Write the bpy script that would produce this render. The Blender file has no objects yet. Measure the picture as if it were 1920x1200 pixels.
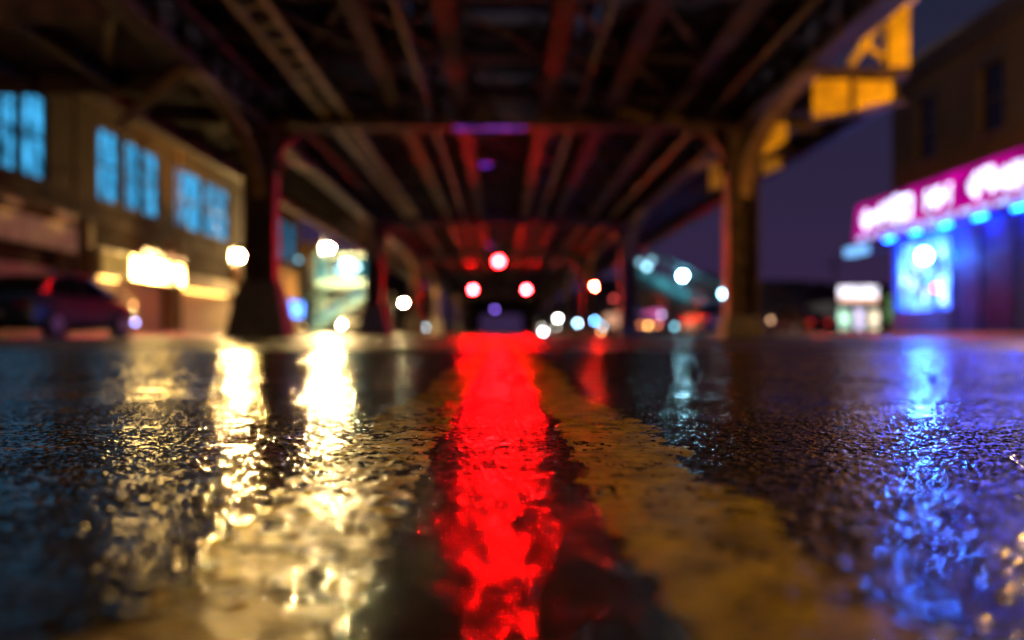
import bpy, math, random
import numpy as np
from mathutils import Vector, Matrix
random.seed(7)
sc = bpy.context.scene
R = math.radians

# ------------------------------------------------------------------ helpers
class MB:
    def __init__(s): s.v=[]; s.f=[]
    def add(s, vs, fs):
        n=len(s.v); s.v+= [tuple(v) for v in vs]; s.f+=[tuple(i+n for i in f) for f in fs]; return s
    def box(s,x0,x1,y0,y1,z0,z1):
        vs=[(x0,y0,z0),(x1,y0,z0),(x1,y1,z0),(x0,y1,z0),(x0,y0,z1),(x1,y0,z1),(x1,y1,z1),(x0,y1,z1)]
        return s.add(vs,[(0,3,2,1),(4,5,6,7),(0,1,5,4),(1,2,6,5),(2,3,7,6),(3,0,4,7)])
    def cyl(s,p0,p1,r0,r1=None,n=12,cap=True):
        if r1 is None: r1=r0
        p0=Vector(p0);p1=Vector(p1);d=(p1-p0).normalized()
        a=d.orthogonal().normalized(); b=d.cross(a)
        vs=[]
        for p,r in((p0,r0),(p1,r1)):
            for i in range(n):
                t=2*math.pi*i/n; vs.append(p+a*math.cos(t)*r+b*math.sin(t)*r)
        fs=[(i,(i+1)%n,n+(i+1)%n,n+i) for i in range(n)]
        if cap: fs+=[tuple(range(n-1,-1,-1)),tuple(range(n,2*n))]
        return s.add(vs,fs)
    def beam(s,p0,p1,w,h):
        p0=Vector(p0);p1=Vector(p1);d=(p1-p0).normalized()
        up=Vector((0,0,1)) if abs(d.z)<.95 else Vector((0,1,0))
        a=d.cross(up).normalized(); b=a.cross(d)
        vs=[]
        for p in(p0,p1):
            for sx,sz in((-1,-1),(1,-1),(1,1),(-1,1)): vs.append(p+a*sx*w/2+b*sz*h/2)
        return s.add(vs,[(0,1,2,3),(7,6,5,4),(0,4,5,1),(1,5,6,2),(2,6,7,3),(3,7,4,0)])
    def prism(s,pts,axis,a0,a1):
        def mk(p,a):
            if axis=='x': return (a,p[0],p[1])
            if axis=='y': return (p[0],a,p[1])
            return (p[0],p[1],a)
        n=len(pts); vs=[mk(p,a0) for p in pts]+[mk(p,a1) for p in pts]
        fs=[tuple(range(n)),tuple(range(2*n-1,n-1,-1))]+[(i,n+i,n+(i+1)%n,(i+1)%n) for i in range(n)]
        return s.add(vs,fs)
    def sphere(s,c,r,n=9,m=5,sz=1):
        vs=[(c[0],c[1],c[2]+r*sz)];fs=[]
        for j in range(1,m):
            p=math.pi*j/m
            for i in range(n):
                t=2*math.pi*i/n
                vs.append((c[0]+r*math.sin(p)*math.cos(t),c[1]+r*math.sin(p)*math.sin(t),c[2]+r*sz*math.cos(p)))
        vs.append((c[0],c[1],c[2]-r*sz)); last=len(vs)-1
        for i in range(n): fs.append((0,1+i,1+(i+1)%n)); fs.append((last,last-n+(i+1)%n,last-n+i))
        for j in range(m-2):
            for i in range(n):
                a=1+j*n; fs.append((a+i,a+n+i,a+n+(i+1)%n,a+(i+1)%n))
        return s.add(vs,fs)
    def build(s,name,mat,parent=None,bevel=0,smooth=False,mw=None):
        me=bpy.data.meshes.new(name); me.from_pydata(s.v,[],s.f); me.validate(); me.update()
        o=bpy.data.objects.new(name,me); sc.collection.objects.link(o)
        if mat: me.materials.append(mat)
        if smooth:
            for p in me.polygons: p.use_smooth=True
        if bevel:
            b=o.modifiers.new('bev','BEVEL'); b.width=bevel; b.segments=2; b.limit_method='ANGLE'
        if parent: o.parent=parent
        return o
def empty(name,loc=(0,0,0),rz=0):
    e=bpy.data.objects.new(name,None); sc.collection.objects.link(e); e.location=loc; e.rotation_euler=(0,0,rz); e.empty_display_size=.2
    return e

def mat(name,col,rough=.6,metal=0,var=.35,scale=3,bump=0,bscale=30,spec=.5,col2=None):
    m=bpy.data.materials.new(name); m.use_nodes=True; nt=m.node_tree; b=nt.nodes['Principled BSDF']
    tc=nt.nodes.new('ShaderNodeTexCoord'); nz=nt.nodes.new('ShaderNodeTexNoise'); nz.inputs['Scale'].default_value=scale; nz.inputs['Detail'].default_value=4
    nt.links.new(tc.outputs['Object'],nz.inputs['Vector'])
    cr=nt.nodes.new('ShaderNodeValToRGB'); cr.color_ramp.elements[0].position=.3; cr.color_ramp.elements[1].position=.7
    c2=col2 or [c*(1-var) for c in col]; c1=[min(1,c*(1+var*.5)) for c in col]
    cr.color_ramp.elements[0].color=(*c2,1); cr.color_ramp.elements[1].color=(*c1,1)
    nt.links.new(nz.outputs['Fac'],cr.inputs['Fac']); nt.links.new(cr.outputs['Color'],b.inputs['Base Color'])
    b.inputs['Roughness'].default_value=rough; b.inputs['Metallic'].default_value=metal; b.inputs['Specular IOR Level'].default_value=spec
    if bump:
        n2=nt.nodes.new('ShaderNodeTexNoise'); n2.inputs['Scale'].default_value=bscale; nt.links.new(tc.outputs['Object'],n2.inputs['Vector'])
        bp=nt.nodes.new('ShaderNodeBump'); bp.inputs['Strength'].default_value=bump; bp.inputs['Distance'].default_value=.02
        nt.links.new(n2.outputs['Fac'],bp.inputs['Height']); nt.links.new(bp.outputs['Normal'],b.inputs['Normal'])
    return m
def emit(name,col,s,vary=0,vscale=2):
    m=bpy.data.materials.new(name); m.use_nodes=True; nt=m.node_tree; nt.nodes.remove(nt.nodes['Principled BSDF'])
    e=nt.nodes.new('ShaderNodeEmission'); e.inputs['Color'].default_value=(*col,1); e.inputs['Strength'].default_value=s
    nt.links.new(e.outputs[0],nt.nodes['Material Output'].inputs['Surface'])
    if vary:
        tc=nt.nodes.new('ShaderNodeTexCoord'); nz=nt.nodes.new('ShaderNodeTexNoise'); nz.inputs['Scale'].default_value=vscale
        nt.links.new(tc.outputs['Object'],nz.inputs['Vector'])
        mr=nt.nodes.new('ShaderNodeMapRange'); mr.inputs['From Min'].default_value=.35; mr.inputs['From Max'].default_value=.65
        mr.inputs['To Min'].default_value=s*(1-vary); mr.inputs['To Max'].default_value=s*(1+vary)
        nt.links.new(nz.outputs['Fac'],mr.inputs['Value']); nt.links.new(mr.outputs[0],e.inputs['Strength'])
    if s<3: m.cycles.emission_sampling='NONE' if s<.7 else 'FRONT'
    return m
def brick(name,c1,c2,mortar,scale=1,axis='x'):
    m=bpy.data.materials.new(name); m.use_nodes=True; nt=m.node_tree; b=nt.nodes['Principled BSDF']
    tc=nt.nodes.new('ShaderNodeTexCoord'); sp=nt.nodes.new('ShaderNodeSeparateXYZ'); cb=nt.nodes.new('ShaderNodeCombineXYZ')
    nt.links.new(tc.outputs['Object'],sp.inputs[0])
    add=nt.nodes.new('ShaderNodeMath'); nt.links.new(sp.outputs['X'],add.inputs[0]); nt.links.new(sp.outputs['Y'],add.inputs[1])
    nt.links.new(add.outputs[0],cb.inputs['X']); nt.links.new(sp.outputs['Z'],cb.inputs['Y'])
    br=nt.nodes.new('ShaderNodeTexBrick'); br.inputs['Color1'].default_value=(*c1,1); br.inputs['Color2'].default_value=(*c2,1); br.inputs['Mortar'].default_value=(*mortar,1)
    br.inputs['Scale'].default_value=1; br.inputs['Brick Width'].default_value=.22*scale; br.inputs['Row Height'].default_value=.075*scale; br.inputs['Mortar Size'].default_value=.01
    nt.links.new(cb.outputs[0],br.inputs['Vector'])
    nz=nt.nodes.new('ShaderNodeTexNoise'); nz.inputs['Scale'].default_value=.7; nz.inputs['Detail'].default_value=5; nt.links.new(tc.outputs['Object'],nz.inputs['Vector'])
    mx=nt.nodes.new('ShaderNodeMix'); mx.data_type='RGBA'; mx.blend_type='MULTIPLY'; mx.inputs['Factor'].default_value=.6
    nt.links.new(br.outputs['Color'],mx.inputs['A']); nt.links.new(nz.outputs['Fac'],mx.inputs['B']); nt.links.new(mx.outputs['Result'],b.inputs['Base Color'])
    b.inputs['Roughness'].default_value=.9; b.inputs['Specular IOR Level'].default_value=.06
    return m

# ------------------------------------------------------------------ wet asphalt
def wet(name,base1,base2,rmin,rmax,bdist=0,cscale=60,spec=.5):
    m=bpy.data.materials.new(name); m.use_nodes=True; nt=m.node_tree; N=nt.nodes; L=nt.links; b=N['Principled BSDF']
    tc=N.new('ShaderNodeTexCoord'); V=tc.outputs['Object']
    def noise(sc_,det=3,rough=.5):
        n=N.new('ShaderNodeTexNoise'); n.inputs['Scale'].default_value=sc_; n.inputs['Detail'].default_value=det; n.inputs['Roughness'].default_value=rough; L.new(V,n.inputs['Vector']); return n.outputs['Fac']
    def mr(v,a,b_,c,d):
        n=N.new('ShaderNodeMapRange'); L.new(v,n.inputs['Value'])
        for k,x in zip(('From Min','From Max','To Min','To Max'),(a,b_,c,d)): n.inputs[k].default_value=x
        return n.outputs[0]
    patch=noise(1.6,3)
    L.new(mr(patch,.4,.62,rmin,rmax),b.inputs['Roughness'])
    if bdist:
        bp=N.new('ShaderNodeBump'); bp.inputs['Distance'].default_value=bdist
        L.new(noise(14,3,.7),bp.inputs['Height']); L.new(bp.outputs['Normal'],b.inputs['Normal'])
    cr=N.new('ShaderNodeValToRGB'); cr.color_ramp.elements[0].position=.38; cr.color_ramp.elements[1].position=.66
    cr.color_ramp.elements[0].color=(*base1,1); cr.color_ramp.elements[1].color=(*base2,1)
    L.new(noise(cscale,4,.65),cr.inputs['Fac']); L.new(cr.outputs['Color'],b.inputs['Base Color'])
    b.inputs['IOR'].default_value=1.4; b.inputs['Specular IOR Level'].default_value=spec
    return m
ASPH=wet('wet_asphalt',(.010,.010,.012),(.034,.030,.030),.32,.44,.03)
ASPN=wet('wet_asphalt_aggregate',(.006,.006,.008),(.024,.021,.021),.07,.12)
YEL=wet('worn_yellow_paint',(.13,.075,.002),(.50,.30,.006),.24,.38,cscale=26,spec=.14)
CONC=wet('wet_concrete',(.08,.08,.08),(.18,.17,.16),.3,.5,.01)

g=MB(); g.add([(-700,-200,-.02),(700,-200,-.02),(700,1200,-.02),(-700,1200,-.02)],[(0,1,2,3)]); g.build('ground',ASPH)
g=MB(); g.add([(-12,-30,-.008),(10.5,-30,-.008),(10.5,38,-.008),(40,38,-.008),(40,58,-.008),(13,58,-.008),(13,320,-.008),(-12,320,-.008)],[tuple(range(8))]); road=g.build('road',ASPH)

rng=np.random.RandomState(3)
T=512
jx=rng.rand(T,T);jy=rng.rand(T,T);jh=rng.rand(T,T); vt=rng.rand(T,T)
def vnoise(x,y,s,k=0):
    u=x*s+37.3*k+100;v=y*s+11.9*k+100
    i=np.floor(u).astype(int);j=np.floor(v).astype(int);fu=u-i;fv=v-j
    fu=fu*fu*(3-2*fu);fv=fv*fv*(3-2*fv)
    a=vt[i%T,j%T];b=vt[(i+1)%T,j%T];c=vt[i%T,(j+1)%T];d=vt[(i+1)%T,(j+1)%T]
    return (a*(1-fu)+b*fu)*(1-fv)+(c*(1-fu)+d*fu)*fv
def stones(x,y,cell):
    u=x/cell+1000;v=y/cell+1000
    i=np.floor(u).astype(int);j=np.floor(v).astype(int); best=np.full(x.shape,-1.0)
    for di in(-1,0,1):
        for dj in(-1,0,1):
            ii=i+di;jj=j+dj;a=ii%T;b=jj%T
            dx=u-(ii+jx[a,b]);dy=v-(jj+jy[a,b]);r=.55+.35*jh[b,a]
            h=(.45+.55*jh[a,b])*np.clip(1-(dx*dx+dy*dy)/(r*r),0,1)
            best=np.maximum(best,h)
    return best
def height(x,y,cell=.008,amp=1.0):
    h=amp*(.00155*stones(x,y,cell)+.00075*stones(x+3.3,y+1.7,cell*.6))
    h+=.0008*(vnoise(x,y,20,1)-.5)+.0007*amp*(vnoise(x,y,60,2)-.5)
    wl=.00034*amp+.0013*(vnoise(x,y,2.3,3)*.55+vnoise(x,y,9,4)*.45-.42)+.00028*vnoise(x,y,85,5)
    k=.0004
    d=np.clip(.5+.5*(h-wl)/k,0,1)
    return wl*(1-d)+h*d+k*d*(1-d)
def paintmask(x,y):
    def fb(k): return .018*(vnoise(x,y,9,k)-.5)+.014*(vnoise(x,y,30,k+1)-.5)+.012*(vnoise(x,y,95,k+2)-.5)+.008*(vnoise(x,y,260,k+3)-.5)
    nl,nr=fb(11),fb(21)
    wide=.03*(vnoise(x*0,y,1.6,31)-.5)
    L_=(x>-.160-wide+1.3*nl)&(x<-.069+.7*nr); R_=(x>.070+.7*nl)&(x<.162+wide*1.6+1.8*nr)
    chip=vnoise(x,y,60,41)*.5+vnoise(x,y,170,42)*.5
    return (L_&(chip<.56))|(R_&(chip<.72))
dline=empty('double_yellow_line')
def patch(name,x0,x1,y0,y1,st,cell,amp,par):
    nx=int(round((x1-x0)/st))+1; ny=int(round((y1-y0)/st))+1
    X,Y=np.meshgrid(np.linspace(x0,x1,nx),np.linspace(y0,y1,ny)); Z=height(X,Y,cell,amp)
    co=np.stack([X,Y,Z],-1).reshape(-1,3).astype(np.float32)
    idx=np.arange(nx*ny).reshape(ny,nx)
    q=np.stack([idx[:-1,:-1],idx[:-1,1:],idx[1:,1:],idx[1:,:-1]],-1).reshape(-1,4)
    c=co[q].mean(1); pm=paintmask(c[:,0],c[:,1])
    for nm,sel,mt,pa in((name,~pm,ASPN,par),('stripes_'+name,pm,YEL,dline)):
        f=q[sel]; used=np.unique(f); remap=np.zeros(nx*ny,int); remap[used]=np.arange(len(used)); f=remap[f]; v=co[used].copy()
        if pa is dline: v[:,2]+=.0003
        me=bpy.data.meshes.new(nm); me.vertices.add(len(v)); me.vertices.foreach_set('co',v.ravel())
        me.loops.add(f.size); me.loops.foreach_set('vertex_index',f.ravel().astype(np.int32))
        me.polygons.add(len(f)); me.polygons.foreach_set('loop_start',np.arange(0,f.size,4,dtype=np.int32)); 
        me.polygons.foreach_set('use_smooth',np.ones(len(f),bool)); me.update(calc_edges=True); me.materials.append(mt)
        o=bpy.data.objects.new(nm,me); sc.collection.objects.link(o); o.parent=pa
patch('wet_aggregate',-1.5,1.5,.12,2.5,.0025,.0080,1.0,road)
patch('wet_aggregate_beyond',-3.9,3.9,2.5,7.0,.0075,.019,2.4,road)
ys=[7.0]; 
while ys[-1]<300: ys.append(ys[-1]*1.02)
rr=random.Random(2)
for nm,a,b_ in(('stripe_1',-.170,-.067),('stripe_2',.070,.172)):
    g=MB(); vs=[];fs=[]
    for i,y in enumerate(ys):
        vs+=[(a+rr.uniform(-.012,.012),y,-.003),(b_+rr.uniform(-.012,.012),y,-.003)]
        if i: fs.append((2*i-2,2*i-1,2*i+1,2*i))
    g.add(vs,fs); g.build(nm,YEL,dline)

def pavement(x0,x1,y0,y1):
    r=empty('pavement'); 
    g=MB(); g.box(x0+.15,x1-.15,y0+.15,y1-.15,-.01,.13); 
    g.build('slab',CONC,r)
    k=MB(); k.box(x0,x0+.148,y0,y1,-.01,.135); k.box(x1-.148,x1,y0,y1,-.01,.135); k.box(x0+.15,x1-.15,y0,y0+.148,-.01,.135); k.box(x0+.15,x1-.15,y1-.148,y1,-.01,.135)
    k.build('kerb',KERB,r,bevel=.02)
KERB=mat('granite_kerb',(.22,.21,.2),.4,bump=.3)
pavement(-40,-12,-30,74); pavement(-40,-12,84,320); pavement(10.5,50,-30,38); pavement(13,80,58.5,320)

# ------------------------------------------------------------------ materials
STEEL=mat('weathered_steel',(.075,.038,.038),.65,.0,var=.6,scale=2.5,bump=.4,bscale=25,col2=(.020,.011,.016),spec=.2)
STEELB=mat('brown_lit_steel',(.30,.16,.075),.6,.0,var=.5,scale=2,bump=.3,bscale=20,spec=.3)  # lighter brown steel, warm lamp light put into its colour
TIE=mat('timber_sleeper',(.045,.026,.028),.8,var=.5,scale=4,bump=.4)
YSTEEL=mat('yellow_steel',(.90,.52,.012),.5,var=.35,scale=3,bump=.2)  # saturated yellow base colour with random tone variation
DARK=mat('black_metal',(.02,.02,.022),.4)
BLACK=mat('matt_black',(.006,.006,.006),.8,spec=.1)
CONC2=mat('concrete',(.08,.06,.05),.8,var=.4,bump=.5,bscale=12)

# ------------------------------------------------------------------ elevated railway
rail=empty('elevated_railway')
D0,BAY=22.0,19.5; bents=[D0+BAY*i for i in range(-2,12)]
YA,YB=-24,240
deck=MB(); GX=(-3.6,-2.2,-.85,.95,2.3,3.7)
for X in GX:
    deck.box(X-.015,X+.015,YA,YB,4.93,5.55); deck.box(X-.16,X+.16,YA,YB,4.90,4.93); deck.box(X-.16,X+.16,YA,YB,5.55,5.58)
for X in(-5.3,5.3):
    deck.box(X-.02,X+.02,YA,YB,4.64,5.75); deck.box(X-.2,X+.2,YA,YB,4.60,4.64); deck.box(X-.2,X+.2,YA,YB,5.75,5.79)
    y=YA
    while y<110:
        deck.box(X-.14,X-.02,y,y+.03,4.64,5.75); deck.box(X+.02,X+.14,y,y+.03,4.64,5.75); y+=1.3
y=YA; AX=(-5.3,)+GX+(5.3,)
while y<120:
    for a,b_ in zip(AX[:-1],AX[1:]):
        deck.beam((a+.18,y,5.0),(b_-.18,y+2.4,5.0),.10,.03); 
        if (b_-a)<1.7: deck.beam((b_-.18,y+.0,5.06),(a+.18,y+2.4,5.06),.10,.03)
        deck.beam((a+.03,y+2.6,4.98),(b_-.03,y+2.6,4.98),.09,.09); deck.beam((a+.03,y+2.6,5.05),(b_-.03,y+2.6,5.5),.07,.05); deck.beam((b_-.03,y+2.7,5.05),(a+.03,y+2.7,5.5),.07,.05)
    y+=3.25
deck.build('longitudinal_girders',STEEL,rail)
lg=MB()
y=-2
while y<40: lg.beam((-3.85,y,4.86),(-3.38,y+.45,4.86),.08,.02); lg.beam((-3.38,y,4.835),(-3.85,y+.45,4.835),.08,.02); y+=.9
lg.box(-3.88,-3.82,-2,40,4.80,4.88); lg.box(-3.40,-3.34,-2,40,4.80,4.88)
lg.build('lacing_bars',mat('warm_lit_steel',(.5,.30,.07),.5,var=.6,scale=1.2),rail)  # sodium light on the lattice put into a yellower colour
cd_=MB(); cd_.cyl((-1.5,YA,4.82),(-1.5,150,4.82),.05); cd_.cyl((1.62,YA,4.84),(1.62,150,4.84),.04); cd_.cyl((4.5,YA,4.86),(4.5,150,4.86),.07); cd_.cyl((-4.6,YA,4.88),(-4.6,150,4.88),.035)
cd_.build('conduits',STEEL,rail)
bt=MB(); br=MB()
for D in bents:
    bt.box(-6,6,D-.015,D+.015,4.70,5.5); bt.box(-6.2,6.2,D-.22,D+.22,4.65,4.698); 
    x=-5.6
    while x<5.8: bt.box(x,x+.03,D-.13,D+.13,4.7,4.895); x+=.7
    for sx in(-1,1):
        X=5.3*sx
        bt.box(X-.34,X-.28,D-.28,D+.28,.5,4.6); bt.box(X+.28,X+.34,D-.28,D+.28,.5,4.6); bt.box(X-.28,X+.28,D-.03,D+.03,.5,4.6)
        if D<90:
            z=.6
            while z<4.3:
                bt.beam((X-.3,D-.27,z),(X+.3,D-.27,z+.45),.06,.02); bt.beam((X+.3,D-.25,z),(X-.3,D-.25,z+.45),.06,.02); z+=.45
        for inn in(-1,1):
            reach=.9 
            pts=[]; n=10
            for i in range(n+1):
                t=i/n*math.pi/2
                pts.append((X+sx*inn*(.34+reach*(1-math.cos(t))), 3.65+.98*math.sin(t)))
            for i in range(n): bt.beam((pts[i][0],D,pts[i][1]),(pts[i+1][0],D,pts[i+1][1]),.24,.05)
            poly=[(X+sx*inn*.345,4.645)]+pts
            bt.prism(poly,'y',D-.012,D+.012)
        for dy in(-1,1):
            n=14; L_=4.8; pts=[]
            for i in range(n+1):
                t=i/n*math.pi/2
                pts.append((D+dy*(.3+L_*(1-math.cos(t))), 3.1+1.47*math.sin(t)))
            for i in range(n): br.beam((X,pts[i][0],pts[i][1]),(X,pts[i+1][0],pts[i+1][1]),.3,.06)
bt.build('bents',STEEL,rail); br.build('curved_knee_braces',STEELB,rail)
b2=MB()
b2.beam((-5.35,16.8,4.55),(-7.5,19.6,4.25),.16,.16); b2.beam((-5.5,10,4.8),(-8.6,15.5,5.0),.14,.14); b2.beam((-5.5,14,4.85),(-7.4,18.7,5.0),.12,.12)
b2.build('outrigger_braces',STEELB,rail)
t=MB(); y=YA; i=0
while y<130:
    for a,b_ in((-4.3,-1.6),(-1.35,1.45),(1.7,4.4)):
        if random.random()<.93: t.box(a+random.uniform(-.1,.1),b_+random.uniform(-.1,.1),y,y+.34,5.585,5.8)
    y+=.52
t.box(-4.5,4.5,130,YB,5.59,5.8)
t.build('sleepers',TIE,rail)
t=MB()
for X in(-3.65,-2.2,-.7,.75,2.3,3.75): t.box(X-.04,X+.04,YA,YB,5.805,5.95)
t.box(-6.0,-4.55,YA,YB,5.80,5.88); t.box(4.6,6.0,YA,YB,5.80,5.88)
t.box(-1.58,-1.37,YA,YB,5.81,5.86); t.box(1.5,1.66,YA,YB,5.81,5.86)
t.build('rails_and_walkways',STEEL,rail)

pf=MB(); pd=MB()
for sx,y0 in((-1,18.9),(1,20.0)):
    xs=sorted((sx*5.55,sx*8.0)); 
    pd.box(xs[0],xs[1],y0+.1,95,5.1,5.25)
    pf.box(*sorted((sx*7.8,sx*8.0)),y0+.1,95,4.75,5.095)
    y=y0+1
    while y<95:
        pf.prism([(sx*5.55,4.72),(sx*5.55,5.09),(sx*7.78,5.09),(sx*7.78,4.92)],'y',y,y+.09); y+=2.4
    pf.box(*sorted((sx*7.9,sx*7.98)),y0+4.1,95,5.26,6.5)
    pf.box(*sorted((sx*5.2,sx*8.4)),y0+5,95,8.0,8.15)
    y=y0+6
    while y<94: pf.box(*sorted((sx*6.6,sx*6.8)),y,y+.2,5.26,8.0); y+=6
pd.build('platform_deck',TIE,rail); pf.build('platform_frame',STEEL,rail)
yp=MB(); Y0=20.0
yp.prism([(6.25,4.44),(6.98,4.56),(6.98,5.22),(6.25,5.22)],'y',Y0-.03,Y0+.03)
yp.prism([(7.10,4.60),(7.85,4.80),(7.85,5.20),(7.10,5.20)],'y',Y0-.03,Y0+.03)
yp.box(7.72,8.14,Y0-.15,Y0+.15,5.46,6.76); yp.box(7.6,8.28,Y0-.2,Y0+.2,6.77,6.98)
yp.beam((7.0,Y0,5.5),(7.7,Y0,6.5),.16,.14); yp.beam((7.05,Y0,6.15),(7.7,Y0,5.6),.13,.11)
yp.prism([(5.68,3.95),(5.68,4.7),(6.2,4.7),(6.2,4.32)],'y',Y0+1.6,Y0+1.72)
yp.prism([(5.68,4.0),(5.68,4.7),(7.6,4.9),(7.6,4.6)],'y',27,27.12)
yp.build('yellow_bulkhead_panels',YSTEEL,rail)
g=MB(); g.box(6.1,8.15,Y0-.08,Y0+.08,5.24,5.44); g.box(7.0,7.08,Y0-.06,Y0+.06,4.5,5.235); g.beam((6.2,Y0-.02,4.36),(8.1,Y0-.02,4.76),.12,.07); g.build('bulkhead_frame',STEEL,rail)

cw=MB(); cw.box(-15,-5.8,14.6,14.7,4.7,5.9); cw.box(-15,-5.8,18.7,18.8,4.62,5.9); cw.box(-15,-5.8,14.72,18.68,4.95,5.1)
x=-14.8
while x<-6: cw.box(x,x+.12,14.75,18.65,4.68,4.94); x+=1.5
cw.box(-15,-5.8,14.5,18.9,7.3,7.4)
cw.build('cross_walkway',STEEL,rail)
f=MB()
for D in bents:
    def frust(X,b,tp,h,mb):
        mb.add([(X-b,D-b,0),(X+b,D-b,0),(X+b,D+b,0),(X-b,D+b,0),(X-tp,D-tp,h),(X+tp,D-tp,h),(X+tp,D+tp,h),(X-tp,D+tp,h)],[(0,3,2,1),(4,5,6,7),(0,1,5,4),(1,2,6,5),(2,3,7,6),(3,0,4,7)])
    frust(-5.3,.68,.42,1.25,f); frust(5.3,.45,.40,.5,f)
f.build('column_footings',CONC2,rail,bevel=.04)

# ------------------------------------------------------------------ lamps
def street_lamp(x,y,z,arm,col,L_,r=.2,globe=False,shade=0):
    e=empty('street_lamp',(x,y,0)); g=MB()
    g.cyl((0,0,0),(0,0,.5),.13,.1); g.cyl((0,0,.5),(0,0,z+.15),.08,.05)
    cx=0
    if arm and not globe:
        g.cyl((0,0,z),(arm,0,z+.3),.035,.03); ax=arm+math.copysign(.3,arm); cx=arm+math.copysign(.15,arm)
        g.prism([(arm-.1 if arm>0 else arm+.1,z+.22),(ax+.1*math.copysign(1,arm),z+.22),(ax,z+.4),(arm,z+.4)],'y',-.14,.14)
    if shade:   # plate added to keep lamp light off the facade
        g.box(*sorted((cx+shade*(r+.03),cx+shade*(r+.05))),-r-.35,r+.35,z-.1,z+.3+2*r)
    g.build('pole_and_head',DARK,e)
    m=emit('lamp_glow',col,L_)
    if globe: MB().sphere((0,0,z+.2+r),r).build('globe',m,e,smooth=True)
    else: MB().sphere((cx,0,z+.17),r,sz=.55).build('lens',m,e,smooth=True)
    return e
W=1867.0
def P(px,py,d): return ((px-940)/W*d, d, .12+(625-py)/W*d)
SOD=(1,.50,.11)
street_lamp(-13.2,17,6.6,1.2,SOD,25,.2)  # added lamp outside the view, lights the left facade
street_lamp(-8.6,11.5,3.2,0,(1,.55,.18),85,.2,True)  # unseen lamp added for warm light on the left braces
street_lamp(9.9,16.4,3.0,0,(1,.50,.05),1300,.16,True)  # unseen lamp added to brighten the yellow panels
street_lamp(4.6,-3.0,3.6,-1.0,(1,.66,.16),650,.2)  # unseen lamp added behind the camera to light the stripes
x,y,z=P(448,480,46); street_lamp(x,y,z-.35,0,(1,.61,.19),7500,.15,True,-1)
x,y,z=P(615,465,70); street_lamp(x-1.2,y,z-.17,1.05,(1,.67,.25),22000,.24,False,-1)
x,y,z=P(610,490,92); street_lamp(x-1.2,y,z-.17,1.05,(1,.85,.6),900,.2)
x,y,z=P(757,568,110); street_lamp(x-1.2,y,z-.17,1.05,(1,.70,.32),6000,.2)

def purple_strip(px,py,d,col,s,w=.3):
    x,y,z=P(px,py,d); e=empty('purple_glow_strip',(x,y,z)); g=MB(); g.box(-w/2-.03,w/2+.03,-.1,.1,.055,.12); g.cyl((0,0,.12),(0,0,max(.2,5.0-z)),.015); g.build('housing',DARK,e)
    MB().box(-w/2,w/2,-.07,.07,0,.05).build('tube',emit('tube_glow',col,s,.6,4),e)
purple_strip(910,311,27.5,(.25,.05,1),.7,.3); purple_strip(918,243,21.4,(.5,.08,.9),.35,1.5); purple_strip(915,462,55,(.4,.1,1),1,.4);  # added glowing strips standing for purple light on the beams
for (x,y,z) in((-1.62,12.6,7.4),(1.62,12.2,7.5),(-2.0,9.2,7.2),(2.1,15,7.5),(-1.6,20,7.6),(1.6,24,7.6)):
    e=empty('added_platform_lamp',(x,y,z)); g=MB(); g.box(-.12,.12,-.7,.7,.06,.14); g.cyl((0,0,-1.5),(0,0,.06),.03); g.build('housing',DARK,e)  # lamps added above the tracks to brighten the gaps between sleepers
    MB().box(-.09,.09,-.65,.65,0,.055).build('tube',emit('tube_glow',(.85,.85,1),60),e)

# ------------------------------------------------------------------ traffic signals
def signal(px,py,d,state,s,hang=True,col=None):
    x,y,z=P(px,py,d); idx={'red':0,'amber':1,'green':2}[state]
    z0=z+idx*.36
    e=empty('traffic_light',(x,y,0)); g=MB(); v=MB()
    g.box(-.19,.19,.02,.3,z0-.92,z0+.2)
    for i in range(3):
        c=z0-.36*i
        v.cyl((0,.015,c),(0,-.42,c),.17,.175,14,False)
        for q in(-.105,-.035,.035,.105):     # louvre vanes added inside the visor to cut upward light
            h=math.sqrt(.165**2-q*q); v.beam((0,-.05,c+q),(0,-.34,c+q-.018),2*h,.003)
    v.build('louvred_visors',BLACK,e)
    if hang: g.cyl((0,.15,z0+.2),(0,.15,4.68),.03)
    else: g.cyl((0,.38,0),(0,.38,z0+.3),.07,.05); g.box(-.03,.03,.3,.4,z0-.1,z0-.04); g.box(-.03,.03,.3,.4,z0-.7,z0-.64)
    g.build('housing',mat('signal_housing',(.03,.03,.02),.4),e)
    cols={'red':(1,.0006,.0008),'amber':(1,.35,.04),'green':(.03,1,.35)}
    for i,k in enumerate(('red','amber','green')):
        on=(k==state)
        m=emit('lit_lens',col or cols[k],s) if on else mat('dark_lens',[c*.06+.01 for c in cols[k]],.2)
        MB().cyl((0,.018,z0-.36*i),(0,-.012,z0-.36*i),.15,.14,12,).build('lens_'+k,m,e)
signal(935,490,41.2,'red',9000); signal(887,543,80.2,'red',26000); signal(987,543,80.2,'red',26000)
signal(1113,537,100,'red',12000,False,(1,.02,.008)); signal(698,574,100,'green',900,False)

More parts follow.
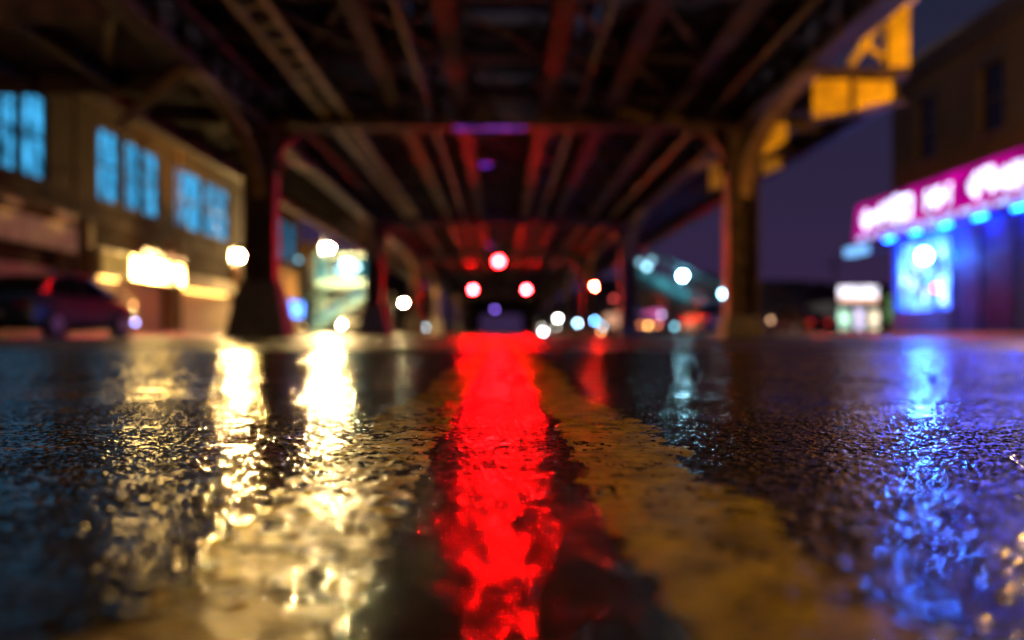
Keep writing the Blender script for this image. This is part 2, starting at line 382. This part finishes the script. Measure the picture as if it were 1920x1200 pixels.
# ------------------------------------------------------------------ left brick building
X0=-15.0
BRK=brick('brown_brick',(.11,.050,.016),(.07,.032,.010),(.06,.04,.02))
SHUT=mat('roller_shutter',(.5,.38,.2),.6,var=.25,spec=.2)
bl=empty('brick_building')
fy=lambda px:X0*W/(px-940)
g=MB(); g.box(-32,X0-.3,24,74,.13,9.6)
wins=[(-60,-5),(0,38),(44,90),(185,225),(236,264),(269,300),(330,381),(386,430),(455,476),(520,534),(539,555)]
ws=[(fy(a),fy(b)) for a,b in wins]
zb,zt=5.15,7.85
g.box(X0-.3,X0,24,74,.13,zb); g.box(X0-.3,X0,24,74,zt,9.6)
ypos=24
for a,b_ in ws:
    if a>ypos: g.box(X0-.3,X0,ypos,a,zb,zt)
    ypos=b_
g.box(X0-.3,X0,ypos,74,zb,zt)
g.build('walls',BRK,bl)
trim=MB()
for i,(a,b_) in enumerate(ws):
    trim.box(X0-.05,X0+.08,a-.1,b_+.1,zb-.14,zb-.003); trim.box(X0-.03,X0+.03,a-.05,b_+.05,zt+.003,zt+.2)
trim.box(X0+.003,X0+.12,24,74,4.25,4.45); trim.box(X0+.003,X0+.25,24,74,9.3,9.63); trim.box(X0+.003,X0+.1,24,74,8.6,8.7)
trim.build('sills_and_trim',mat('sandstone',(.09,.05,.02),.8,bump=.3,spec=.1),bl)
pl=MB()
for p in(110,160,310,440,505): pl.box(X0+.003,X0+.22,fy(p)-.22,fy(p)+.22,.13,4.2)
for p in(112,315): 
    pl.cyl((X0+.35,fy(p)+.4,.13),(X0+.35,fy(p)+.4,9.2),.07)
pl.build('pilasters_and_downpipes',mat('pilaster_paint',(.30,.14,.03),.7,bump=.3,spec=.1),bl)
fr=MB()
for i,(a,b_) in enumerate(ws):
    m=emit('lit_blue_blind',(.06,.46,.90),[1.0,.9,1.0,.95,.85,.9,.85,.75,.3,.4,.4][i],.65,1.6)
    MB().box(X0-.2,X0-.18,a,b_,zb,zt).build('window',m,bl)
    c=(a+b_)/2
    for q in(a,c-.04,b_-.08): fr.box(X0-.175,X0-.1,q,q+.08,zb,zt)
    fr.box(X0-.17,X0-.105,a,b_,zb+1.3,zb+1.38); 
    if i%2: fr.box(X0-.17,X0-.105,a,b_,zb+2.0,zb+2.05)
fr.build('window_frames',DARK,bl)
sh=MB()
for a,b_ in((-80,104),(170,300),(330,432),(450,500),(512,560)):
    ya,yb=fy(a),fy(b_); z=.15
    top=2.15 if a>100 else 2.3
    while z<top: sh.prism([(X0+.005,z),(X0+.035,z+.02),(X0+.035,z+.09),(X0+.005,z+.11)],'y',ya,yb); z+=.12
sh.build('roller_shutters',SHUT,bl)
aw=MB(); aw.box(X0+.13,X0+.5,fy(-120),fy(118),2.9,3.75); aw.prism([(X0+.13,2.9),(X0+.13,2.3),(X0+.5,2.3)],'y',fy(332),fy(430)); aw.build('fascia_boards',mat('beige_fascia',(.62,.46,.24),.7,spec=.1),bl)
sy0,sy1=fy(165),fy(325)
sg=empty('shop_sign')
MB().box(X0+.24,X0+.5,sy0,sy1,2.22,3.22).build('sign_box',mat('sign_case',(.6,.42,.14),.5),sg)
MB().box(X0+.503,X0+.52,sy0+.1,fy(222),2.3,3.14).build('sign_face',emit('sign_dim',(1,.56,.13),.5,.3,1),sg)
MB().box(X0+.503,X0+.52,fy(224),sy1-.2,2.3,3.14).build('sign_face_bright',emit('sign_bright',(1,.60,.16),45,.9,.6),sg)
def flood(a,b_,z,s):
    MB().box(X0+.62,X0+.70,fy(a),fy(b_),z,z+.04).build('added_floodlight',emit('flood',(1,.6,.18),s),sg)
    MB().prism([(X0+.56,z+.05),(X0+.76,z-.10),(X0+.78,z-.10),(X0+.78,z+.12),(X0+.56,z+.12)],'y',fy(a-3),fy(b_+3)).build('flood_hood',DARK,sg)
flood(235,310,3.32,60); flood(-40,-10,3.95,110); flood(60,95,3.95,100)  # added floods that brighten the sign, shutters and beige fascia
for a,b_ in((180,215),(340,420)): 
    MB().box(X0+.1,X0+.14,fy(a),fy(b_),2.17,2.19).build('added_shutter_light',emit('added_shutter_light',(1,.55,.13),28),sg)  # added strips that wash the shutters with warm light
s2=empty('shop_sign'); 
MB().box(X0+.25,X0+.45,61.5,73,1.2,2.4).build('sign_box',DARK,s2)
MB().box(X0+.455,X0+.47,65,72.8,1.3,2.35).build('sign_face',emit('blue_sign',(.08,.25,1),5,.9,.9),s2)
MB().box(X0+.455,X0+.47,61.6,64,.4,3.2).build('red_panel',emit('red_sign',(1,.01,.01),1.6,.3),s2)
far=MB(); far.box(-34,-16,86,150,.13,8); far.box(-34,-18,152,260,.13,11)
e=empty('brick_building'); far.build('walls',BRK,e)
w=MB(); 
for i in range(16):
    if random.random()<.6:
        yy=88+i*3.8; w.box(-15.99,-15.95,yy,yy+1.4,4+random.choice((0,.1)),6)
w.build('windows',emit('warm_window',(1,.6,.25),.4,.5),e)
w=MB(); w.box(-15.99,-15.9,90,104,1.6,3); w.build('shopfront',emit('shop_warm',(1,.55,.25),.8,.6),e)

def tree(x,y,h,seed):
    rr=random.Random(seed); g=MB()
    def br(p,d,l,r,k):
        q=p+d*l; g.cyl(p,q,r,r*.65,6,False)
        if k==0: return
        for _ in range(3 if k>1 else 4):
            nd=(d+Vector((rr.uniform(-.7,.7),rr.uniform(-.7,.7),rr.uniform(-.1,.5)))).normalized()
            br(p+d*l*rr.uniform(.6,1),nd,l*rr.uniform(.55,.8),r*.6,k-1)
    br(Vector((0,0,0)),Vector((0,0,1)),h*.38,.09,5)
    e=g.build('bare_tree',mat('bark',(.07,.05,.035),.8),None); e.location=(x,y,.12)
tree(-12.9,40,5.2,3); tree(-12.8,57,5.5,4); 

# ------------------------------------------------------------------ right shop building
X1=14.0
gy=lambda px:X1*W/(px-940)
rb=empty('corner_shop_building')
WALLR=brick('tan_brick',(.34,.22,.14),(.25,.16,.10),(.16,.12,.08))
yE=gy(1672)
g=MB(); g.box(X1+.3,30,12,yE,.13,9.2)
wr=[(gy(1752),gy(1718)),(gy(1882),gy(1834)),(gy(2010),gy(1955)),(gy(2200),gy(2120))]
wr=sorted((min(a),max(a)) for a in wr)
z0,z1=5.85,7.9
g.box(X1,X1+.3,12,yE,3.6,z0); g.box(X1,X1+.3,12,yE,z1,9.2)
yy=12
for a,b_ in wr: g.box(X1,X1+.3,yy,a,z0,z1); yy=b_
g.box(X1,X1+.3,yy,yE,z0,z1)
g.build('walls',WALLR,rb)
g=MB(); gl=MB()
for a,b_ in wr:
    g.box(X1-.08,X1+.1,a-.12,b_+.12,z0-.15,z0-.003); g.box(X1-.05,X1+.05,a-.1,b_+.1,z1+.003,z1+.22); gl.box(X1+.15,X1+.17,a,b_,z0,z1)
    g.box(X1+.1,X1+.14,a,b_,z0+1,z0+1.06)
g.box(X1-.35,X1-.003,12,yE+.3,9.0,9.25); g.box(X1-.2,X1-.003,12,yE+.2,8.75,8.995)
g.build('cornice_and_sills',mat('painted_wood_trim',(.12,.09,.08),.6),rb); gl.build('dark_windows',mat('dark_glass',(.015,.015,.02),.08),rb)
BLUEW=mat('blue_metal_siding',(.006,.13,.26),.6,.0,var=.4,bump=.2,spec=.1)
g=MB(); y1=gy(1780); g.box(X1,X1+.28,12,y1,.13,3.58); g.box(X1,X1+.28,gy(1678),yE,.13,3.58); g.box(X1,X1+.28,y1+.003,gy(1678)-.003,.13,.9); g.box(X1,X1+.28,y1+.003,gy(1678)-.003,3.2,3.58)
z=.3
while z<3.4: g.box(X1-.02,X1-.002,12,y1-.1,z,z+.2); z+=.24
g.build('shopfront_walls',BLUEW,rb)
g=MB()
for p in(1790,1840,1905): g.box(X1-.06,X1-.022,gy(p)-.08,gy(p)+.08,.13,3.3)
g.box(X1-.05,X1-.022,gy(1900),gy(1850),.2,2.4)
g.build('pilasters_and_door',mat('dark_blue_door',(.004,.04,.09),.6,spec=.1),rb)
dsp=MB(); dsp.box(X1+.18,X1+.2,y1,gy(1678),.92,3.18); dsp.build('display_window',emit('blue_display',(.04,.13,1),8,.8,1.3),rb)
dsp=MB()
for i in range(9):
    yy=random.uniform(y1+.3,gy(1690)); zz=random.uniform(1.0,2.6); dsp.box(X1+.1,X1+.12,yy,yy+random.uniform(.2,.5),zz,zz+random.uniform(.2,.5))
dsp.build('display_posters',emit('poster',(.25,.45,1),6),rb)
x,y,z=P(1733,480,13.6*W/793); MB().sphere((x,y,z),.2).build('round_lamp',emit('round_blue',(.03,.17,1),750),rb,smooth=True)
x,y,z=P(1755,540,13.8*W/815); MB().sphere((x,y,z),.1).build('red_lamp',emit('round_red',(1,.05,.15),12),rb,smooth=True)
g=MB()
for zz in(1.55,2.1): g.box(X1+.02,X1+.05,y1,gy(1678),zz,zz+.03)
for k in(1,2,3): yy=y1+(gy(1678)-y1)*k/4; g.box(X1+.02,X1+.06,yy,yy+.06,.9,3.2)
g.build('window_bars',DARK,rb)
ns=empty('neon_shop_sign')
zb_,zt_=3.5,4.95; ya,yb=16.0,gy(1634); Xs=X1-.55
g=MB(); g.prism([(X1-.003,zt_+.1),(Xs,zt_),(Xs-.15,zb_),(X1-.003,zb_)],'y',ya,yb); g.build('awning_box',mat('sign_magenta',(.4,.02,.2),.5,spec=.2),ns)
def face(y0_,y1_,za,zb2,off,m,nm):
    f=lambda z:Xs-.15*(zt_-z)/(zt_-zb_)-off
    MB().add([(f(za),y0_,za),(f(za),y1_,za),(f(zb2),y1_,zb2),(f(zb2),y0_,zb2)],[(0,1,2,3)]).build(nm,m,ns)
face(ya+.05,yb-.05,zb_+.04,zt_-.04,.006,emit('magenta_panel',(.62,.002,.34),.80,.45,.8),'magenta_panel')
LT=emit('white_letters',(.60,.62,1),3.4,.4,1.2)
rr=random.Random(11); g=MB(); yy=ya+.4
f=lambda z,o=.03:Xs-.15*(zt_-z)/(zt_-zb_)-o
while yy<yb-.9:
    w=rr.uniform(.45,.75); h=rr.choice((.5,.62,.62,.72)); zz=3.98
    if rr.random()<.15: yy+=.5; continue
    pts={'bl':(yy,zz),'br':(yy+w,zz),'tl':(yy+.1,zz+h),'tr':(yy+w+.1,zz+h),'ml':(yy+.05,zz+h/2),'mr':(yy+w,zz+h/2)}
    segs=rr.choice(([('bl','tl'),('tl','tr'),('bl','br'),('br','tr')],[('bl','tl'),('ml','mr'),('br','tr')],[('bl','tl'),('tl','tr'),('ml','mr')],[('bl','tl'),('tl','mr'),('mr','bl')]))
    for a,b_ in segs:
        A,B=pts[a],pts[b_]; g.beam((f(A[1]),A[0],A[1]),(f(B[1]),B[0],B[1]),.04,.20)
    yy+=w+.26
g.build('lettering',LT,ns)
g=MB(); yy=ya+.3
while yy<yb-.4: 
    w=rr.uniform(.5,1.0); g.beam((f(3.62),yy,3.62),(f(3.62),yy+w,3.62),.03,.15); yy+=w+.35
g.build('lower_lettering',emit('white_tubes',(.4,.5,1),1.8),ns)
g=MB(); yy=17
while yy<yb-1: g.box(X1-.40,X1-.34,yy,yy+.7,3.40,3.46); yy+=2.2
g.build('added_blue_tubes',emit('added_blue_glow',(.002,.04,1),150),ns)  # added under the awning for blue light on wall and road
MB().box(X1-1.1,X1-.8,gy(1672),gy(1638),3.0,3.3).build('lightbox',emit('cyan_box',(.2,.5,1),1.5),ns)
MB().box(X1-.8,X1,gy(1660),gy(1655),3.1,3.2).build('lightbox_bracket',DARK,ns)

# ------------------------------------------------------------------ station stairs
def stairs(sx,d,xa,xb,za,zb):
    e=empty('station_staircase'); g=MB(); gp=MB(); n=22
    for i in range(n):
        t0,t1=i/n,(i+1)/n; xx0=xa+(xb-xa)*t0; xx1=xa+(xb-xa)*t1; zz=za+(zb-za)*t1-1.6
        g.box(*sorted((sx*xx0,sx*xx1)),d,d+2,zz-.05,zz+.02)
    for yy in(d,d+2):
        g.beam((sx*xa,yy,za-1.75),(sx*xb,yy,zb-1.75),.1,.35); g.beam((sx*xa,yy,za-.65),(sx*xb,yy,zb-.65),.06,.06)
    for i in range(8):
        t0=i/7; xx=sx*(xa+(xb-xa)*t0); zz=za+(zb-za)*t0
        for yy in(d,d+2): g.box(xx-.04,xx+.04,yy-.04,yy+.04,zz-1.7,zz+.75)
    for t0 in(.5,.97): xx=sx*(xa+(xb-xa)*t0); g.box(xx-.1,xx+.1,d+.9,d+1.1,0,za+(zb-za)*t0-1.8)
    g.beam((sx*(xa-.3),d+1,za+.8),(sx*(xb+.3),d+1,zb+.8),2.5,.08)
    g.build('stairs_and_canopy',mat('teal_painted_steel',(.05,.12,.14),.5),e)
    gp.add([(sx*xa,d-.03,za-1.6),(sx*xb,d-.03,zb-1.6),(sx*xb,d-.03,zb-.9),(sx*xa,d-.03,za-.9)],[(0,1,2,3)]); gp.build('side_panels',emit('cyan_lit_panel',(.08,.42,.52),.6,.7,.8),e)  # panel emission stands for cyan lamp light falling on it
    return e
e=stairs(1,74,10.2,17.4,6.0,2.3)
for px,py,s in((1213,500,6),(1200,492,2),(1222,488,2),(1280,517,200),(1357,551,50)):
    x,y,z=P(px,py,73.6); MB().sphere((x,y,z),.2).build('lamp',emit('cyan_white',(.36,.8,1),s),e,smooth=True)
e=stairs(-1,76,10.5,14.6,4.6,2.0)
mz=empty('station_mezzanine'); 
g=MB(); g.box(-14,-10,75,79,3.6,3.8); g.box(-14,-10,75.2,79,3.8,4.2); g.box(-14.3,-9.7,74.8,79.2,5.9,6.05); 
for x in(-14,-13,-12,-11,-10.1): g.box(x,x+.1,75.1,75.2,4.2,5.9)
for x in(-13.8,-10.3): g.box(x,x+.2,76,76.2,0,3.6)
g.build('structure',mat('teal_steel',(.05,.12,.14),.5),mz)
MB().box(-13.9,-10.1,75.25,75.3,4.2,5.9).build('lit_windows',emit('teal_window',(.08,.50,.55),.5,.8,.8),mz)
for px,py,s in((650,492,14),(665,500,9),(640,505,6),(655,512,5)):
    x,y,z=P(px,py,74.6); MB().box(x-.35,x+.35,y,y+.1,z-.1,z+.1).build('tube',emit('cool_tube',(.5,.9,1),s),mz)

k=empty('roadside_kiosk')
g=MB(); g.box(23.3,28,70,76,.13,2.2); g.box(23.2,28.2,69.6,76.2,2.2,2.35); g.build('walls',mat('painted_render',(.2,.18,.2),.6),k)
MB().box(23.6,26.3,69.5,69.58,2.36,3.4).build('sign',emit('white_sign',(.9,.85,1),2.2,.5),k)
MB().box(23.6,26.3,69.44,69.49,2.4,2.62).build('sign_stripe',emit('amber_stripe',(1,.4,.08),1.8),k)
for a,b_,c in((23.7,24.5,(.6,1,.75)),(24.9,25.4,(.8,.7,1)),(25.8,26.5,(1,.85,.6))): MB().box(a,b_,69.93,69.97,.4,1.8).build('window',emit('kiosk_window',c,1.4,.8),k)
MB().box(27.2,27.7,69.9,69.95,1,2.8).build('poster',emit('green_poster',(.3,.8,.2),.5),k)

HB=mat('dark_house',(.10,.06,.07),.8)
rr=random.Random(5)
for i in range(9):
    e=empty('brick_house',(0,0,0)); x0=28+i*11+rr.uniform(-2,2); y0=150+rr.uniform(-8,20); w=rr.uniform(8,11); h=rr.uniform(5,8)
    g=MB(); g.box(x0,x0+w,y0,y0+10,-.01,h); g.prism([(x0-.4,h+.002),(x0+w+.4,h+.002),(x0+w/2,h+rr.uniform(1.5,2.6))],'y',y0-.3,y0+10.3); g.build('walls_and_roof',HB,e)
    g=MB()
    for k_ in range(2):
        if rr.random()<.7: xx=x0+1+rr.random()*(w-3); g.box(xx,xx+1,y0-.03,y0-.01,2,3.4)
    if g.v: g.build('windows',emit('house_window',rr.choice(((1,.5,.2),(1,.3,.15),(.5,.4,1))),.69),e)
e=empty('brick_building'); g=MB(); g.box(14,26,84,140,.13,4.6); g.box(14,24,142,300,.13,8); g.build('walls',HB,e)
w=MB(); w.box(13.9,13.98,86,98,1.0,2.2); w.build('shopfront',emit('pinkshop',(.9,.15,.5),.8,.6),e)
w=MB(); w.box(13.9,13.98,102,112,1.0,2.6); w.build('shopfront_blue',emit('blueshop',(.15,.25,1),2,.6),e)
w=MB(); w.box(13.9,13.98,118,135,1.0,2.6); w.build('shopfront_warm',emit('warmshop',(1,.5,.3),.8,.6),e)
tree(40,90,8,9); tree(52,95,9,10)
g=MB(); x,y,z=P(1565,480,80); g.cyl((x,y,0),(x,y,z),.12,.08); g.box(x-.8,x+.8,y-.05,y+.05,z-.7,z-.6); g.build('utility_pole',DARK)

# ------------------------------------------------------------------ cars
GLASS=mat('car_glass',(.01,.012,.015),.12,spec=.8)
TYRE=mat('tyre',(.02,.02,.02),.7); RIM=mat('alloy',(.5,.5,.52),.3,.8)
def car(name,x,y,rz,col,front=None,rear=None,fs=0,rs=0,suv=False):
    e=empty(name,(x,y,0),rz); paint=mat('car_paint',col,.32,.2,var=.1,spec=.7)
    def loft(secs):
        vs=[];fs_=[]
        n=len(secs[0])
        for s in secs: vs+=s
        for i in range(len(secs)-1):
            for j in range(n): fs_.append((i*n+j,i*n+(j+1)%n,(i+1)*n+(j+1)%n,(i+1)*n+j))
        fs_+=[tuple(range(n-1,-1,-1)),tuple(range((len(secs)-1)*n,len(secs)*n))]
        return MB().add(vs,fs_)
    def sec(yy,zb,zt,w): 
        zm=(zb+zt)/2
        return [(-w*.92,yy,zb),(w*.92,yy,zb),(w,yy,zb+.18),(w,yy,zm+.08),(w*.93,yy,zt),(-w*.93,yy,zt),(-w,yy,zm+.08),(-w,yy,zb+.18)]
    hz=.12 if suv else 0
    body=loft([sec(-2.25,.38,.82+hz,.72),sec(-2.12,.24,.96+hz,.84),sec(-1.5,.2,1.0+hz,.9),sec(0,.18,.98+hz,.91),sec(1.1,.2,.96+hz,.9),sec(1.9,.22,.82+hz,.86),sec(2.2,.3,.68+hz,.74)])
    body.build('body',paint,e,bevel=.05,smooth=False)
    def cs(yy,zt,w): return [(-.84,yy,.93+hz),(.84,yy,.93+hz),(w,yy,zt),(-w,yy,zt)]
    back=-2.0 if suv else -1.85
    cab=[(back,.96+hz,.8),(back+.35 if suv else -1.15,1.40+hz,.62),(-.2,1.46+hz,.64),(.35,1.42+hz,.62),(1.15,.97+hz,.78)]
    loft([cs(*c) for c in cab]).build('windows',GLASS,e,bevel=.03)
    r0=cab[1][0]; g=MB(); 
    loft([[(-.6,yy,zt),(.6,yy,zt),(.55,yy,zt+.04),(-.55,yy,zt+.04)] for yy,zt in((r0,1.40+hz),(-.2,1.462+hz),(.33,1.425+hz))]).build('roof',paint,e)
    g=MB()
    for sx in(-1,1):
        g.beam((sx*.80,1.13,1.0+hz),(sx*.63,.36,1.44+hz),.06,.06); g.beam((sx*.82,-.3,.97+hz),(sx*.645,-.3,1.46+hz),.03,.1); g.beam((sx*.82,back+.05,.97+hz),(sx*.63,r0,1.42+hz),.07,.1)
        g.beam((sx*.64,r0,1.42+hz),(sx*.65,-.2,1.485+hz),.05,.05); g.beam((sx*.65,-.2,1.485+hz),(sx*.63,.36,1.45+hz),.05,.05)
        g.box(*sorted((sx*.9,sx*1.05)),.85,.98,.98+hz,1.1+hz)
    g.build('pillars_and_mirrors',paint,e)
    t=MB(); r=MB(); a=MB()
    for sx in(-1,1):
        for yy in(-1.35,1.35):
            t.cyl((sx*.72,yy,.33),(sx*.93,yy,.33),.33,.32,24); r.cyl((sx*.93,yy,.33),(sx*.945,yy,.33),.2,.18,14); a.cyl((sx*.80,yy,.35),(sx*.912,yy,.35),.39,.39,24)
    a.build('wheel_arches',DARK,e); t.build('tyres',TYRE,e); r.build('rims',RIM,e)
    h=MB(); q=MB(); n_=MB()
    for sx in(-1,1):
        h.sphere((sx*.6,2.12,.62+hz),.1,sz=.9); q.box(*sorted((sx*.52,sx*.8)),-2.29,-2.2,.68+hz,.82+hz)
    n_.box(-.26,.26,-2.3,-2.26,.5,.62); n_.box(-.45,.45,2.18,2.24,.36,.5)
    h.build('headlights',emit('headlight',front,fs) if fs else mat('headlamp_glass',(.5,.5,.55),.1),e,smooth=True)
    q.build('tail_lights',emit('taillight',rear or (1,.03,.02),rs) if rs else mat('tail_glass',(.25,.01,.01),.15),e)
    n_.build('plates',mat('plate',(.4,.4,.4),.5),e)
    return e
c=car('parked_car',-10.6,23.75,-math.atan2(.45,2.6),(.022,.028,.030))
MB().sphere((.80,2.02,.86),.05).build('turn_reflector',emit('amber_glint',(1,.5,.15),6),c,smooth=True)  # amber reflector, its glint put in as emission
MB().sphere((.80,2.12,.40),.05).build('blue_glint',emit('blue_glint_glow',(.3,.35,1),14),c,smooth=True)  # glowing bead standing for a blue reflection on the car
car('car',-9.0,62,math.pi,(.05,.05,.06),(1,.84,.55),None,2000)
car('car',-5.9,88,math.pi,(.2,.2,.2),(.55,.85,1),None,35)
car('car',3.9,84,math.pi,(.1,.1,.12),(.95,.9,.8),None,20)
car('car',8.6,92,math.pi,(.1,.03,.03),(.4,.75,1),None,50,suv=True)
car('car',11.2,78,0,(.2,.2,.22),None,(1,.25,.08),0,8)
car('car',16.5,57,.5,(.12,.03,.03),None,(1,.03,.02),0,1)
car('car',17.5,62,1.3,(.2,.05,.05),None,None)
car('car',9.2,44,0,(.03,.03,.035),None,(1,.02,.02),0,.8)
car('car',20,66,1.4,(.25,.2,.2),None,None)
for px,py,d,col,s,r in((815,595,96,(.4,.8,1),60,.14),(1046,597,80,(.9,.92,.85),60,.12),(1018,622,78,(.9,.95,1),60,.11),(1215,610,60,(1,.45,.12),24,.09),(1445,600,50,(1,.55,.3),6,.08),(560,487,71,(.3,.8,1),3,.13),(567,612,60,(1,.6,.25),4,.09),(1127,622,76,(1,.5,.15),14,.1),(1083,606,86,(.4,.7,1),40,.13),(1113,601,84,(.15,.45,1),80,.14),(925,555,140,(.25,.12,1),10,.2),(928,580,140,(.3,.15,1),10,.2),(1150,560,90,(1,.1,.1),4,.15),(1300,603,72,(.3,.3,1),12,.12),(1265,612,72,(.3,.8,1),8,.12),(1380,607,70,(1,.4,.6),8,.1),(1500,612,68,(.8,.4,1),8,.1),(660,580,90,(.3,.4,1),12,.13),(780,610,110,(1,.7,.4),16,.15),(845,606,120,(1,.3,.2),14,.15),(1350,610,70,(1,.05,.03),10,.1),(1165,545,80,(1,.05,.03),4,.12),(1240,590,72,(.5,.6,1),8,.1),(1065,585,110,(1,.5,.2),8,.12),(720,600,100,(.9,.6,1),8,.1)):
    x,y,z=P(px,py,d); z=max(z,.25); e=empty('low_light_spot' if z<2 else 'street_lamp',(x,y,0)); g=MB(); g.cyl((0,.0,0),(0,.0,z-r*.9),.05,.04); g.cyl((0,0,z+r*.85),(0,0,z+r*1.25),r*.7,r*.3); g.build('post',DARK,e)  # small far lights of unidentified source, given a globe and post
    MB().sphere((0,0,z),r,8,4).build('globe',emit('globe_glow',col,s),e,smooth=True)

# ------------------------------------------------------------------ world
w=bpy.data.worlds.new('World'); sc.world=w; w.use_nodes=True; nt=w.node_tree; bg=nt.nodes['Background']
sky=nt.nodes.new('ShaderNodeTexSky'); sky.sky_type='NISHITA'; sky.sun_disc=False; sky.sun_elevation=R(1.0); sky.sun_rotation=R(160)
tint=nt.nodes.new('ShaderNodeMix'); tint.data_type='RGBA'; tint.blend_type='MULTIPLY'; tint.inputs['Factor'].default_value=1; tint.inputs['B'].default_value=(.0003,.0004,.0008,1)
tc=nt.nodes.new('ShaderNodeTexCoord'); sp=nt.nodes.new('ShaderNodeSeparateXYZ'); nt.links.new(tc.outputs['Generated'],sp.inputs[0])
cr=nt.nodes.new('ShaderNodeValToRGB'); cr.color_ramp.elements[0].position=0; cr.color_ramp.elements[0].color=(.036,.018,.060,1); cr.color_ramp.elements[1].position=.3; cr.color_ramp.elements[1].color=(.015,.017,.040,1)
nt.links.new(sp.outputs['Z'],cr.inputs['Fac'])
ad=nt.nodes.new('ShaderNodeMix'); ad.data_type='RGBA'; ad.blend_type='ADD'; ad.inputs['Factor'].default_value=1
nt.links.new(sky.outputs[0],tint.inputs['A']); nt.links.new(tint.outputs['Result'],ad.inputs['A']); nt.links.new(cr.outputs['Color'],ad.inputs['B'])
nt.links.new(ad.outputs['Result'],bg.inputs['Color']); bg.inputs['Strength'].default_value=1.0
sl=bpy.data.lights.new('moon','SUN'); sl.energy=.01; sl.angle=R(.5); sl.color=(.7,.75,1); so=bpy.data.objects.new('moon',sl); so.rotation_euler=(R(50),0,R(160)); sc.collection.objects.link(so)

# ------------------------------------------------------------------ camera
cd=bpy.data.cameras.new('camera'); cam=bpy.data.objects.new('camera',cd); sc.collection.objects.link(cam); sc.camera=cam
cam.location=(0,0,.12); cam.rotation_euler=(R(90),0,0)
cd.lens=35; cd.sensor_width=36; cd.shift_x=20/1920; cd.shift_y=25/1920; cd.clip_start=.02; cd.clip_end=3000
cd.dof.use_dof=True; cd.dof.focus_distance=1.10; cd.dof.aperture_fstop=2.3
sc.view_settings.view_transform='Standard'; sc.view_settings.look='None'; sc.view_settings.exposure=0
